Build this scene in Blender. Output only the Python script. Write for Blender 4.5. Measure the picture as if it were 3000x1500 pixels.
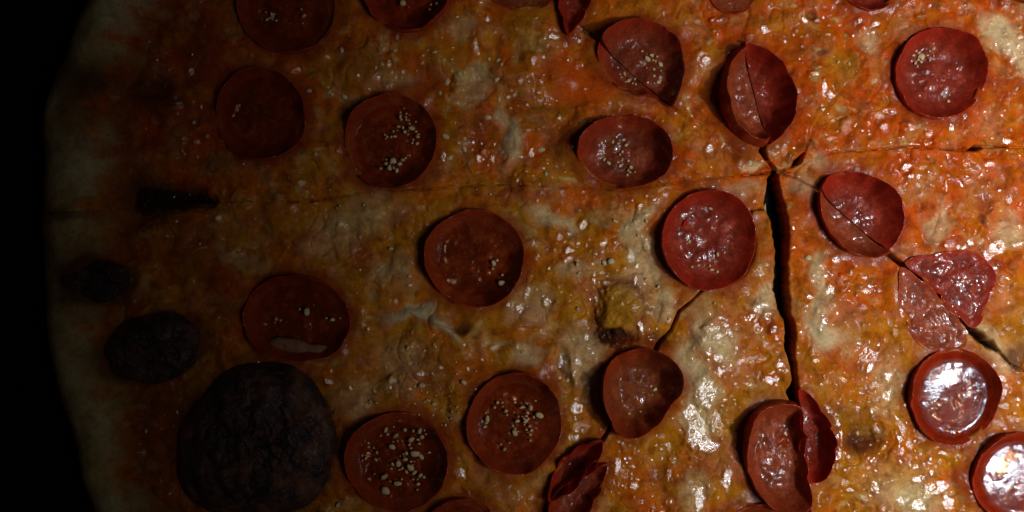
import bpy, bmesh, math, random
import numpy as np
from mathutils import Vector, Matrix

# ------------------------------------------------------------------ units
# Plan units are tenths of a millimetre on the pizza: x to the right, y down, origin at the
# top left corner of the view.  1 unit = 1e-4 m, so the view covers 300 x 150 mm.
S = 1e-4
def wx(x): return (x - 1500.0) * S
def wy(y): return (750.0 - y) * S
def W(x, y, z=0.0): return Vector((wx(x), wy(y), z * S))

scene = bpy.context.scene
for o in list(bpy.data.objects): bpy.data.objects.remove(o)
COL = scene.collection

# ------------------------------------------------------------------ camera
CAM_H = 3500.0
cam_d = bpy.data.cameras.new('camera'); cam = bpy.data.objects.new('camera', cam_d); COL.objects.link(cam)
cam.location = (0, 0, (CAM_H + 75) * S)
cam_d.sensor_width = 36.0; cam_d.lens = 36.0 * CAM_H / 3000.0
cam_d.clip_start = 0.01; cam_d.clip_end = 20.0
scene.camera = cam

# ------------------------------------------------------------------ world: almost dark room
wd = bpy.data.worlds.new('World'); scene.world = wd; wd.use_nodes = True
bg = wd.node_tree.nodes['Background']
bg.inputs['Color'].default_value = (0.95, 0.96, 1.0, 1); bg.inputs['Strength'].default_value = 0.0125

# ------------------------------------------------------------------ a small lamp and an added broad fill to soften shadows, both on the right
def spot(name, loc, aim, energy, half, radius):
    ld = bpy.data.lights.new(name, 'SPOT'); o = bpy.data.objects.new(name, ld); COL.objects.link(o)
    o.location = loc; o.rotation_euler = (aim - loc).to_track_quat('-Z', 'Y').to_euler()
    ld.energy = energy; ld.color = (0.92, 0.96, 1.0); ld.spot_size = math.radians(2 * half); ld.spot_blend = 1.0; ld.shadow_soft_size = radius
LAMP = (4180, 1560, 4000)
spot('table_lamp', W(*LAMP), W(4100, 900, 60), 5.6, 41.6, 0.010)
spot('soft_fill_lamp', W(5500, 1450, 5200), W(5100, 800, 60), 16.0, 36.6, 0.20)

vs = scene.view_settings
vs.view_transform = 'Standard'; vs.look = 'None'; vs.exposure = 0.0; vs.gamma = 1.0; vs.use_curve_mapping = False
scene.display_settings.display_device = 'sRGB'

rnd = random.Random(7)

# ------------------------------------------------------------------ numpy noise
_rs = np.random.RandomState(11)
_perm = np.concatenate([_rs.permutation(256)] * 2)
_ang = _rs.rand(256) * 2 * np.pi
_gx, _gy = np.cos(_ang), np.sin(_ang)
def pn(x, y, seed=0):
    x = np.asarray(x, float) + seed * 17.31; y = np.asarray(y, float) + seed * 9.73
    xi = np.floor(x).astype(int); yi = np.floor(y).astype(int)
    fx = x - xi; fy = y - yi
    u = fx * fx * fx * (fx * (fx * 6 - 15) + 10); v = fy * fy * fy * (fy * (fy * 6 - 15) + 10)
    def g(ix, iy, dx, dy):
        h = _perm[(_perm[ix & 255] + iy) & 255]
        return _gx[h] * dx + _gy[h] * dy
    a = g(xi, yi, fx, fy); b = g(xi + 1, yi, fx - 1, fy)
    c = g(xi, yi + 1, fx, fy - 1); d = g(xi + 1, yi + 1, fx - 1, fy - 1)
    return (a + (b - a) * u + (c - a) * v + (a - b - c + d) * u * v) * 1.5
def fbm(x, y, sc, oc=3, seed=0, gain=0.5):
    r = 0; a = 1.0; f = 1.0 / sc
    for i in range(oc):
        r = r + a * pn(x * f, y * f, seed + i * 3); a *= gain; f *= 2.03
    return r
def ss(a, b, x):
    t = np.clip((x - a) / (b - a), 0, 1); return t * t * (3 - 2 * t)

# ------------------------------------------------------------------ material helpers
def newmat(name):
    m = bpy.data.materials.new(name); m.use_nodes = True
    nt = m.node_tree; nt.nodes.clear()
    out = nt.nodes.new('ShaderNodeOutputMaterial')
    return m, nt, out
def nd(nt, t, **kw):
    n = nt.nodes.new(t)
    for k, v in kw.items():
        if k in n.inputs.keys(): n.inputs[k].default_value = v
        else: setattr(n, k, v)
    return n
def lk(nt, a, b): nt.links.new(a, b)
def noise(nt, pos, scale, detail=3.0, rough=0.55, dist=0.0):
    n = nd(nt, 'ShaderNodeTexNoise'); n.inputs['Scale'].default_value = scale
    n.inputs['Detail'].default_value = detail; n.inputs['Roughness'].default_value = rough
    n.inputs['Distortion'].default_value = dist
    lk(nt, pos, n.inputs['Vector']); return n.outputs['Fac']
def ramp(nt, fac, stops):
    r = nd(nt, 'ShaderNodeValToRGB'); e = r.color_ramp.elements
    while len(e) < len(stops): e.new(0.5)
    for el, (p, c) in zip(e, stops):
        el.position = p; el.color = (c[0], c[1], c[2], 1) if not isinstance(c, (int, float)) else (c, c, c, 1)
    lk(nt, fac, r.inputs['Fac']); return r.outputs['Color']
def mixc(nt, fac, a, b, mode='MIX'):
    n = nd(nt, 'ShaderNodeMix', data_type='RGBA', blend_type=mode)
    for s, v in ((n.inputs[0], fac), (n.inputs[6], a), (n.inputs[7], b)):
        if hasattr(v, 'is_linked') or hasattr(v, 'node'): lk(nt, v, s)
        elif isinstance(v, (int, float)): s.default_value = v
        else: s.default_value = (v[0], v[1], v[2], 1)
    return n.outputs[2]
def mth(nt, op, a, b=None, clamp=False):
    n = nd(nt, 'ShaderNodeMath', operation=op); n.use_clamp = clamp
    for i, v in enumerate((a, b)):
        if v is None: continue
        if isinstance(v, (int, float)): n.inputs[i].default_value = v
        else: lk(nt, v, n.inputs[i])
    return n.outputs[0]
def posn(nt): return nd(nt, 'ShaderNodeNewGeometry').outputs['Position']
def bump(nt, h, dist, strength=1.0, normal=None):
    b = nd(nt, 'ShaderNodeBump'); b.inputs['Distance'].default_value = dist
    if isinstance(strength, (int, float)): b.inputs['Strength'].default_value = strength
    else: lk(nt, strength, b.inputs['Strength'])
    lk(nt, h, b.inputs['Height'])
    if normal is not None: lk(nt, normal, b.inputs['Normal'])
    return b.outputs['Normal']

# melted cheese, sauce and dough: colour of the food from the mesh, grain and wetness from noise
def mat_cheese():
    m, nt, out = newmat('melted_cheese'); p = posn(nt)
    col = nd(nt, 'ShaderNodeAttribute', attribute_name='food').outputs['Color']
    wet = nd(nt, 'ShaderNodeAttribute', attribute_name='wet').outputs['Fac']
    n1 = noise(nt, p, 260, 4, 0.6, 0.4); n2 = noise(nt, p, 1100, 3, 0.6)
    v1 = ramp(nt, n1, [(0.3, (0.76, 0.64, 0.55)), (0.5, (1, 1, 1)), (0.72, (1.15, 1.18, 1.2))])
    c = mixc(nt, 1.0, col, v1, 'MULTIPLY')
    v2 = ramp(nt, n2, [(0.3, (0.78, 0.7, 0.62)), (0.55, (1, 1, 1)), (0.75, (1.15, 1.2, 1.3))])
    c = mixc(nt, 0.8, c, v2, 'MULTIPLY')
    b = nd(nt, 'ShaderNodeBsdfPrincipled')
    lk(nt, c, b.inputs['Base Color'])
    b.inputs['Subsurface Weight'].default_value = 0.15
    b.inputs['Subsurface Radius'].default_value = (1.0, 0.5, 0.25)
    b.inputs['Subsurface Scale'].default_value = 0.0010
    nr = noise(nt, p, 420, 3, 0.6)
    r = mth(nt, 'MULTIPLY_ADD', nr, 0.5); r.node.inputs[2].default_value = 0.22
    r2 = mth(nt, 'MULTIPLY', wet, -0.16)
    lk(nt, mth(nt, 'ADD', r, r2, True), b.inputs['Roughness'])
    b.inputs['Specular IOR Level'].default_value = 0.03
    # film of oil
    film = nd(nt, 'ShaderNodeAttribute', attribute_name='film').outputs['Fac']
    cw = ramp(nt, noise(nt, p, 170, 4, 0.6, 0.3), [(0.50, 0.0), (0.64, 0.40)])
    lk(nt, mth(nt, 'ADD', mth(nt, 'MULTIPLY', cw, wet), film, True), b.inputs['Coat Weight'])
    b.inputs['Coat Roughness'].default_value = 0.12; b.inputs['Coat IOR'].default_value = 1.50
    h = mth(nt, 'ADD', mth(nt, 'MULTIPLY', noise(nt, p, 480, 3, 0.5), 0.5), mth(nt, 'MULTIPLY', noise(nt, p, 1500, 2, 0.5), 0.35))
    msk = ramp(nt, noise(nt, p, 110, 3, 0.6), [(0.38, 0.22), (0.62, 0.8)])
    nb = bump(nt, h, 0.00036, msk)
    lk(nt, nb, b.inputs['Normal'])
    h2 = mth(nt, 'ADD', mth(nt, 'MULTIPLY', noise(nt, p, 420, 2, 0.5), 0.25), mth(nt, 'MULTIPLY', noise(nt, p, 900, 3, 0.65), 0.55))
    lk(nt, bump(nt, h2, 0.00033, 0.8), b.inputs['Coat Normal'])
    lk(nt, b.outputs[0], out.inputs[0]); return m

def mat_pepperoni(name, floor, wall, seed=0.0):
    m, nt, out = newmat(name); p = posn(nt)
    mp = nd(nt, 'ShaderNodeVectorMath', operation='ADD'); lk(nt, p, mp.inputs[0]); mp.inputs[1].default_value = (seed, seed * .7, 0)
    p = mp.outputs[0]
    w = nd(nt, 'ShaderNodeAttribute', attribute_name='wall').outputs['Fac']
    n1 = noise(nt, p, 330, 4, 0.6); n2 = noise(nt, p, 1500, 3, 0.6)
    f = ramp(nt, n1, [(0.3, [c * .62 for c in floor]), (0.52, floor), (0.68, (floor[0] * 1.25, floor[1] * 1.7, floor[2] * 1.8))])
    vo = nd(nt, 'ShaderNodeTexVoronoi'); vo.inputs['Scale'].default_value = 620; lk(nt, p, vo.inputs['Vector'])
    sp = ramp(nt, mth(nt, 'ADD', vo.outputs['Distance'], mth(nt, 'MULTIPLY', n2, 0.5)), [(0.42, 0.75), (0.58, 0.0)])
    f = mixc(nt, sp, f, (floor[0] * 1.45, floor[1] * 2.3, floor[2] * 2.2))
    dk = ramp(nt, noise(nt, p, 160, 4, 0.65), [(0.38, 0.85), (0.56, 0.0)])
    f = mixc(nt, dk, f, (floor[0] * .55, floor[1] * .55, floor[2] * .5))
    c = mixc(nt, w, f, wall)
    c = mixc(nt, 0.7, c, ramp(nt, n2, [(0.3, (0.7, 0.62, 0.6)), (0.55, (1, 1, 1)), (0.72, (1.25, 1.5, 1.6))]), 'MULTIPLY')
    b = nd(nt, 'ShaderNodeBsdfPrincipled'); lk(nt, c, b.inputs['Base Color'])
    b.inputs['Roughness'].default_value = 0.42
    b.inputs['Subsurface Weight'].default_value = 0.3
    b.inputs['Subsurface Radius'].default_value = (1.0, 0.25, 0.12); b.inputs['Subsurface Scale'].default_value = 0.0012
    b.inputs['Specular IOR Level'].default_value = 0.05
    cw = ramp(nt, noise(nt, p, 300, 3, 0.6), [(0.47, 0.0), (0.60, 0.9)])
    rim = nd(nt, 'ShaderNodeAttribute', attribute_name='rim').outputs['Fac']
    lk(nt, mth(nt, 'ADD', cw, rim, True), b.inputs['Coat Weight']); b.inputs['Coat Roughness'].default_value = 0.12; b.inputs['Coat IOR'].default_value = 1.40
    h = mth(nt, 'ADD', mth(nt, 'MULTIPLY', noise(nt, p, 620, 2, 0.5), 1.0), mth(nt, 'MULTIPLY', noise(nt, p, 1300, 2, 0.6), 0.25))
    st = ramp(nt, noise(nt, p, 210, 3, 0.6), [(0.42, 0.2), (0.62, 1.0)])
    lk(nt, bump(nt, h, 0.00022, 0.6), b.inputs['Normal']); lk(nt, bump(nt, h, 0.00034, st), b.inputs['Coat Normal'])
    lk(nt, b.outputs[0], out.inputs[0]); return m

def mat_oil():
    m, nt, out = newmat('orange_oil'); p = posn(nt)
    t = nd(nt, 'ShaderNodeBsdfTransparent'); t.inputs['Color'].default_value = (0.98, 0.74, 0.55, 1)
    g = nd(nt, 'ShaderNodeBsdfGlossy'); g.inputs['Roughness'].default_value = 0.045; g.inputs['Color'].default_value = (0.062, 0.07, 0.078, 1)
    fc = nd(nt, 'ShaderNodeLayerWeight').outputs['Facing']
    fr = mth(nt, 'ADD', mth(nt, 'MULTIPLY', mth(nt, 'POWER', fc, 5.0), 0.9), 0.035, True)
    hh = mth(nt, 'ADD', noise(nt, p, 170, 2, 0.5), mth(nt, 'MULTIPLY', mth(nt, 'MULTIPLY', noise(nt, p, 1500, 2, 0.6), ramp(nt, noise(nt, p, 120, 2, 0.5), [(0.45, 0.1), (0.56, 1.0)])), 0.30))
    nb = bump(nt, hh, 0.00038, 0.22)
    lk(nt, nb, g.inputs['Normal'])
    mx = nd(nt, 'ShaderNodeMixShader'); lk(nt, fr, mx.inputs[0]); lk(nt, t.outputs[0], mx.inputs[1]); lk(nt, g.outputs[0], mx.inputs[2])
    lk(nt, mx.outputs[0], out.inputs[0]); return m

def mat_simple(name, stops, nscale, rough, bdist, bscale, coat=0.0, spec=0.4, sss=0.0, ridged=False):
    m, nt, out = newmat(name); p = posn(nt)
    c = ramp(nt, noise(nt, p, nscale, 4, 0.6, 0.3), stops)
    b = nd(nt, 'ShaderNodeBsdfPrincipled'); lk(nt, c, b.inputs['Base Color'])
    b.inputs['Roughness'].default_value = rough; b.inputs['Specular IOR Level'].default_value = spec * .4
    b.inputs['Coat Weight'].default_value = coat; b.inputs['Coat Roughness'].default_value = 0.2; b.inputs['Coat IOR'].default_value = 1.25
    if sss:
        b.inputs['Subsurface Weight'].default_value = sss; b.inputs['Subsurface Radius'].default_value = (1, .7, .4); b.inputs['Subsurface Scale'].default_value = 0.0008
    nb = bump(nt, noise(nt, p, bscale, 4, 0.6, 0.8), bdist, 0.7)
    lk(nt, nb, b.inputs['Normal']); lk(nt, nb, b.inputs['Coat Normal'])
    lk(nt, b.outputs[0], out.inputs[0]); return m

M_CHEESE = mat_cheese()
M_PEP = [mat_pepperoni('pepperoni_meat', (0.210, 0.034, 0.013), (0.30, 0.022, 0.005), 0.0),
         mat_pepperoni('pepperoni_meat_brown', (0.200, 0.042, 0.012), (0.29, 0.028, 0.005), 0.31),
         mat_pepperoni('pepperoni_meat_red', (0.240, 0.026, 0.012), (0.32, 0.016, 0.005), 0.77),
         mat_pepperoni('pepperoni_meat_flat', (0.270, 0.046, 0.016), (0.33, 0.034, 0.008), 0.5)]
M_OIL = mat_oil()
M_CHAR = mat_simple('charred_dough', [(0.34, (0.014, 0.008, 0.006)), (0.5, (0.046, 0.019, 0.012)), (0.68, (0.13, 0.048, 0.022))], 170, 0.5, 0.0013, 420, 0.6, 0.4)
M_CHARB = mat_simple('blackened_cheese', [(0.35, (0.012, 0.006, 0.004)), (0.52, (0.06, 0.020, 0.010)), (0.7, (0.20, 0.08, 0.02))], 330, 0.5, 0.0008, 700, 0.15, 0.3)
M_BROWN = mat_simple('browned_cheese', [(0.3, (0.28, 0.10, 0.008)), (0.6, (0.38, 0.185, 0.018)), (0.75, (0.33, 0.09, 0.010))], 420, 0.5, 0.0004, 1100, 0.1, 0.35, 0.15)
M_CRUMB = mat_simple('grated_hard_cheese', [(0.3, (0.44, 0.30, 0.12)), (0.7, (0.60, 0.46, 0.25))], 420, 0.45, 0.0004, 900, 0.3, 0.4, 0.0)
M_STRAND = mat_simple('pale_cheese', [(0.3, (0.17, 0.065, 0.030)), (0.7, (0.27, 0.13, 0.07))], 500, 0.35, 0.0003, 900, 0.3, 0.4, 0.3)
M_DOUGH = mat_simple('baked_dough', [(0.3, (0.30, 0.17, 0.07)), (0.6, (0.46, 0.30, 0.14))], 240, 0.7, 0.0005, 500, 0.0, 0.3, 0.1)
M_PAN = mat_simple('black_tray', [(0.4, (0.006, 0.005, 0.005)), (0.70, (0.010, 0.008, 0.008)), (0.82, (0.05, 0.042, 0.04))], 900, 0.75, 0.0003, 700, 0.0, 0.1)

# ------------------------------------------------------------------ object helpers
def tag(o, label=None, cat=None, group=None, kind=None):
    if label: o['label'] = label
    if cat: o['category'] = cat
    if group: o['group'] = group
    if kind: o['kind'] = kind
    return o
def link(name, me, mat=None, parent=None, loc=None):
    o = bpy.data.objects.new(name, me); COL.objects.link(o)
    if mat and me is not None and not me.materials: me.materials.append(mat)
    if loc is not None: o.location = loc
    if parent: o.parent = parent
    return o
def np_mesh(name, verts, faces, smooth=True):
    me = bpy.data.meshes.new(name)
    verts = np.asarray(verts, np.float32); faces = np.asarray(faces, np.int32); k = faces.shape[1]
    me.vertices.add(len(verts)); me.vertices.foreach_set('co', verts.ravel())
    me.loops.add(faces.size); me.loops.foreach_set('vertex_index', faces.ravel())
    me.polygons.add(len(faces)); me.polygons.foreach_set('loop_start', np.arange(0, faces.size, k, dtype=np.int32))
    me.polygons.foreach_set('use_smooth', np.full(len(faces), smooth, dtype=bool))
    me.update(calc_edges=True); return me
def add_attr(me, name, arr, kind='FLOAT'):
    a = me.attributes.new(name, kind, 'POINT')
    if kind == 'FLOAT': a.data.foreach_set('value', np.asarray(arr, np.float32).ravel())
    else:
        c = np.ones((len(arr), 4), np.float32); c[:, :3] = arr; a.data.foreach_set('color', c.ravel())

# ================================================================== THE PIZZA
HUB = (2276, 502)
CX, CY, RR = 2285.0, 580.0, 2172.0
# cuts: x, y, half gap, depth of the groove (1 = right through)
CUTS = {
 'left':  [(2276,502,3,.6),(2236,508,1.5,.35),(2100,521,.3,.06),(1968,538,.6,.14),(1823,557,.5,.10),(1640,549,.2,.03),(1437,539,.4,.09),(1256,553,.8,.15),(1080,562,.2,.03),(900,590,1.5,.28),(800,594,.2,.03),(700,592,.4,.08),(540,588,1,.2),(300,622,.4,.06),(60,632,.4,.05)],
 'ul':    [(2276,502,2,.4),(2225,478,.3,.08),(2120,415,.3,.05),(1960,305,1,.2),(1850,212,3,.5),(1780,146,1,.2),(1690,62,.8,.12),(1600,-40,.5,.1),(900,-800,1,.2),(560,-1200,1,.2)],
 'up':    [(2276,502,4,.8),(2250,470,2,.4),(2233,440,6,.9),(2246,398,2,.4),(2230,300,2,.5),(2182,165,1,.2),(2176,100,.4,.07),(2198,40,.6,.12),(2188,-40,.5,.1),(2160,-700,1,.2),(2140,-1700,1,.2)],
 'ur':    [(2276,502,2,.4),(2318,492,1,.2),(2338,474,7,.9),(2356,446,1,.2),(2384,375,.2,.03),(2425,320,.5,.08),(2483,250,.4,.07),(2541,157,.6,.10),(2611,64,.3,.05),(2690,-60,1,.15),(3650,-1400,1,.2)],
 'right': [(2276,502,2,.5),(2325,505,.8,.2),(2372,470,.5,.10),(2448,444,.8,.2),(2576,438,.6,.14),(2640,429,.8,.18),(2750,438,.6,.14),(2835,440,1.5,.3),(2862,433,6,.9),(2890,428,1.5,.3),(3000,432,.6,.16),(4600,420,1,.2)],
 'lr':    [(2276,502,2,.5),(2330,520,1,.25),(2400,560,.7,.2),(2500,650,1.5,.4),(2600,742,3,.5),(2650,780,5,.9),(2700,818,3,.6),(2760,872,2,.6),(2822,942,3,.8),(2862,980,9,1),(2898,1008,9,1),(2930,1034,2,.4),(2962,1066,2,.4),(3000,1085,1,.3),(3100,1170,1,.4),(3950,1850,1,.4)],
 'down':  [(2276,502,3,.6),(2262,530,12,1),(2273,606,22,1),(2288,692,15,1),(2291,770,14,1),(2290,850,15,1),(2302,910,11,1),(2315,960,9,1),(2317,1020,9,1),(2325,1075,5,1),(2328,1112,4,1),(2322,1150,14,1),(2342,1200,5,1),(2352,1300,4,.9),(2362,1430,3,.7),(2372,1560,3,.6),(2430,2200,2,.4),(2470,2850,2,.4)],
 'll':    [(2276,560,4,.8),(2250,610,2,.6),(2206,614,1,.3),(2110,800,1,.3),(2036,872,.8,.2),(1989,913,1.8,.4),(1968,968,2,.4),(1931,1006,3,.5),(1850,1150,2,.4),(1770,1285,3,.6),(1690,1370,6,.7),(1600,1500,2,.4),(1000,2430,2,.4)],
}
ORDER = ['left', 'ul', 'up', 'ur', 'right', 'lr', 'down', 'll']   # clockwise, seen from above

# outer edge of the crust as radius over angle, followed by eye on the left side
_tr = [(239,0),(215,58),(185,150),(154,233),(131,291),(119,349),(117,450),(119,524),(112,640),(113,750),(124,866),(137,1041),(168,1157),(204,1274),(232,1390),(265,1500)]
_ta = np.array([math.atan2(y - CY, x - CX) % (2 * math.pi) for x, y in _tr]); _trr = np.array([math.hypot(x - CX, y - CY) for x, y in _tr])
_o = np.argsort(_ta); _ta, _trr = _ta[_o], _trr[_o]
_ta = np.concatenate([[0, _ta[0] - .35], _ta, [_ta[-1] + .35, 2 * math.pi]]); _trr = np.concatenate([[RR, RR], _trr, [RR, RR]])
def rim_R(th): return np.interp(th % (2 * np.pi), _ta, _trr)

def axis(lo, f0, f1, hi, fine, coarse):
    a = [f0]; d = fine
    while a[-1] > lo: d = min(d * 1.12, coarse); a.append(a[-1] - d)
    b = np.arange(f0, f1, fine); c = [f1]; d = fine
    while c[-1] < hi: d = min(d * 1.12, coarse); c.append(c[-1] + d)
    return np.concatenate([np.array(a[::-1][:-1]), b, np.array(c)])
FINE = 3.0
gx = axis(90, 96, 3240, 4480, FINE, 16); gy = axis(-1620, -90, 1590, 2780, FINE, 16)
NX, NY = len(gx), len(gy)
PX, PY = np.meshgrid(gx, gy)          # shape NY, NX
X = PX.ravel(); Y = PY.ravel()

# ---- pepperoni plan data (shared by the cheese surface and the pepperoni themselves)
def ell(cx, cy, rx, ry, rot=0.0, wob=0.03, seed=1):
    r = random.Random(seed); ph = [r.random() * 6.28 for _ in range(4)]; pts = []
    for k in range(28):
        a = 2 * math.pi * k / 28
        f = 1 + wob * (math.sin(2 * a + ph[0]) * .7 + .5 * math.sin(3 * a + ph[1]) + .35 * math.sin(5 * a + ph[2]))
        x, y = rx * f * math.cos(a), ry * f * math.sin(a)
        pts.append((cx + x * math.cos(rot) - y * math.sin(rot), cy + x * math.sin(rot) + y * math.cos(rot)))
    return pts
PEPS = []
def P(pts, h, label, **kw):
    d = dict(pts=pts, h=h * 1.12 if h > 25 else h, label=label, fl=.80, z=0.0, mat=0, oil=0.0, cut=None, lean=0.0, tilt=(0, 0), crumbs=[], thick=16, wob=.48, low=None, slope=(0, 0))
    d.update(kw); PEPS.append(d); return d
o4 = [(1760,110),(1800,75),(1870,58),(1935,75),(1980,120),(1998,180),(1995,240),(1978,292),(1958,326),(1935,292),(1900,282),(1840,270),(1790,238),(1760,195),(1748,150)]
o5 = [(2175,125),(2212,140),(2262,180),(2300,230),(2320,290),(2313,350),(2288,392),(2250,427),(2235,437),(2200,428),(2150,398),(2118,350),(2104,290),(2109,230),(2130,170),(2150,140)]
o6 = [(1688,450),(1698,400),(1740,362),(1800,343),(1870,343),(1922,368),(1957,420),(1964,470),(1947,512),(1900,538),(1850,551),(1810,553),(1770,542),(1733,520),(1708,492)]
o8 = [(2395,560),(2422,515),(2470,503),(2530,513),(2590,550),(2628,600),(2638,660),(2620,712),(2580,747),(2540,757),(2490,745),(2440,705),(2405,650),(2390,605)]
o9a = [(2641,768),(2667,756),(2733,748),(2791,737),(2834,733),(2873,752),(2908,787),(2919,818),(2902,861),(2886,900),(2870,950),(2848,966),(2815,930),(2755,862),(2700,810)]
o9b = [(2636,778),(2692,820),(2748,874),(2808,940),(2838,975),(2838,1018),(2790,1030),(2745,1035),(2700,1018),(2672,985),(2655,930),(2632,880),(2632,830)]
o14 = [(714,935),(728,872),(780,826),(850,808),(930,818),(992,858),(1027,920),(1023,980),(992,1030),(910,1052),(820,1044),(745,1010)]
o19 = [(1762,1150),(1768,1090),(1800,1045),(1850,1021),(1900,1018),(1950,1038),(1986,1080),(1994,1125),(1976,1165),(1948,1200),(1918,1242),(1880,1267),(1830,1277),(1792,1250),(1785,1222),(1768,1190)]
o20a = [(2176,1290),(2185,1235),(2212,1192),(2260,1170),(2300,1166),(2340,1180),(2347,1250),(2352,1330),(2358,1400),(2372,1478),(2330,1508),(2270,1500),(2225,1462),(2192,1400),(2176,1345)]
o20b = [(2330,1148),(2340,1135),(2367,1153),(2397,1200),(2422,1250),(2434,1310),(2427,1360),(2402,1402),(2366,1418),(2358,1350),(2352,1270),(2346,1195)]
o21a = [(1764,1283),(1722,1296),(1670,1327),(1632,1372),(1612,1420),(1604,1470),(1650,1440),(1700,1400),(1750,1345)]
o21b = [(1776,1300),(1782,1350),(1772,1400),(1740,1460),(1690,1520),(1640,1560),(1605,1545),(1600,1490),(1622,1442),(1660,1418),(1700,1400),(1735,1372),(1758,1330)]
o3a = [(1400,-90),(1430,-10),(1480,22),(1545,28),(1600,20),(1632,-20),(1640,-90),(1580,-150),(1460,-150)]
o3b = [(1636,5),(1648,55),(1662,108),(1690,78),(1715,32),(1730,-20),(1738,-80),(1690,-130),(1645,-80)]

P(ell(845,15,145,148,0,.02,1), 42, 'dark pepperoni cut off by the top edge, nearest the pale top of the crust', mat=1, oil=.5, crumbs=[(795,40,13),(808,58,10),(888,44,14),(780,55,8)])
P(ell(1192,-32,126,130,0,.02,2), 60, 'pepperoni cup half out of view at the top edge, right of the top left one', mat=0, oil=.4, crumbs=[(1180,8,16),(1262,12,8)])
P(o3a, 10, 'left piece of the sliced pepperoni at the middle of the top edge, lying flat', mat=1, fl=.9, z=22)
P(o3b, 46, 'narrow dark pepperoni piece curling to a point at the middle of the top edge', mat=2, fl=.45)
P(o4, 60, 'larger upper piece of the cracked pepperoni with pale crumbs near the top', mat=0, oil=.25, cut=((1780,146),(1955,306),1,1.5), crumbs=[(1899,168,16),(1912,157,11),(1938,185,13),(1934,217,11),(1932,237,9),(1917,172,8)])
P(o4, 36, 'small lower left lip split off the cracked pepperoni with pale crumbs', mat=0, cut=((1780,146),(1955,306),-1,1.2), z=2, crumbs=[(1832,212,9),(1845,232,9),(1856,242,8)])
P(o5, 74, 'lighter left half of the tall pepperoni split lengthwise above the crossing cuts', mat=3, cut=((2181,160),(2246,408),-1,4), lean=.22, fl=.72, z=26, tilt=(0,0))
P(o5, 72, 'darker right half of the tall pepperoni split lengthwise above the crossing cuts', mat=2, cut=((2181,160),(2246,408),1,4), fl=.55, tilt=(0,.05))
P(o6, 60, 'pepperoni cup with pale crumbs and an open lower left lip, just above the left cut', mat=0, oil=.3, fl=.70, low=(2.5,.9,.65), crumbs=[(1797,413,12),(1829,407,10),(1825,442,9),(1785,476,13),(1820,483,14),(1850,488,11),(1910,495,10),(1840,510,9),(1858,515,8)])
P(ell(2748,218,133,135,0,.02,7), 48, 'round red pepperoni cup near the top right corner with a cluster of crumbs', mat=2, oil=.3, crumbs=[(2709,162,15),(2688,140,12),(2684,158,10),(2718,127,12),(2743,138,13),(2788,295,12),(2725,158,9),(2706,178,8)])
P(o8, 50, 'smooth lower left half of the red pepperoni split diagonally right of the wide gap', mat=3, cut=((2405,566),(2600,738),-1,4.5), z=20, tilt=(0,0), fl=.9)
P(o8, 62, 'deep red upper right half of the pepperoni split diagonally right of the wide gap', mat=2, cut=((2405,566),(2600,738),1,3.5), fl=.60, z=-6, tilt=(0,0))
P(o9a, 6, 'dark red flat pepperoni piece above the diagonal cut on the right', mat=2, fl=.93, z=26, thick=12)
P(o9b, 5, 'paler red flat pepperoni piece sunk in cheese below the diagonal cut on the right', mat=3, fl=.93, z=22, thick=12)
P(ell(2789,1160,131,141,0,.015,10), 44, 'round pepperoni cup on the lower right brimming with shiny orange oil', mat=0, oil=1.2, slope=(-.005, -.014))
P(ell(2978,1397,136,136,0,.02,11), 44, 'oil filled pepperoni cup with bubbles, cut off by the lower right corner', mat=0, oil=1.2, slope=(.038, .056))
P(ell(2108,722,122,126,0,.02,121), 20, 'pepperoni almost hidden beneath the dotted one left of the gap, right rim showing', mat=2, z=-10)
P(ell(2073,704,138,147,-.1,.02,12), 42, 'round pepperoni with pale dots and thin shiny rim just left of the wide gap', mat=2, oil=.22, z=14, crumbs=[(2084,611,11),(2022,708,10),(2104,745,10),(2048,778,9),(2087,790,9),(2024,816,8)])
P(ell(1392,757,143,146,.2,.03,13), 50, 'round dark pepperoni in mid picture with two pale crumbs at its lower right', mat=1, oil=.4, crumbs=[(1446,770,13),(1470,830,16)])
P(o14, 52, 'dark pepperoni with a strip of cheese across its lower edge, above the big burnt bubble', mat=1, oil=.45, crumbs=[(897,915,14),(972,937,13),(808,936,9)])
P(ell(768,338,132,136,0,.02,15), 50, 'dark oily pepperoni cup nearest the left crust, without crumbs', mat=1, oil=.6)
P(ell(1147,416,133,142,0,.025,16), 52, 'dark pepperoni cup with two clusters of crumbs, above the left cut', mat=1, oil=.5, crumbs=[(1172,340,12),(1190,331,9),(1206,375,12),(1185,386,9),(1156,399,9),(1166,370,8),(1223,400,8),(1133,400,7),(1222,420,9),(1150,470,14),(1170,480,12),(1140,492,13),(1162,500,12),(1180,468,9),(1130,478,9),(1190,350,8)])
P(ell(1508,1237,140,148,0,.025,17), 50, 'pepperoni cup with a small star of crumbs, right of the crumb heaped cup', mat=1, oil=.4, crumbs=[(1458,1180,9),(1483,1205,11),(1426,1230,13),(1420,1252,9),(1478,1318,13),(1555,1195,11),(1545,1210,12),(1580,1218,17),(1540,1235,12),(1515,1235,11),(1558,1262,10),(1508,1270,11),(1553,1275,12),(1530,1195,8)])
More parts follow.
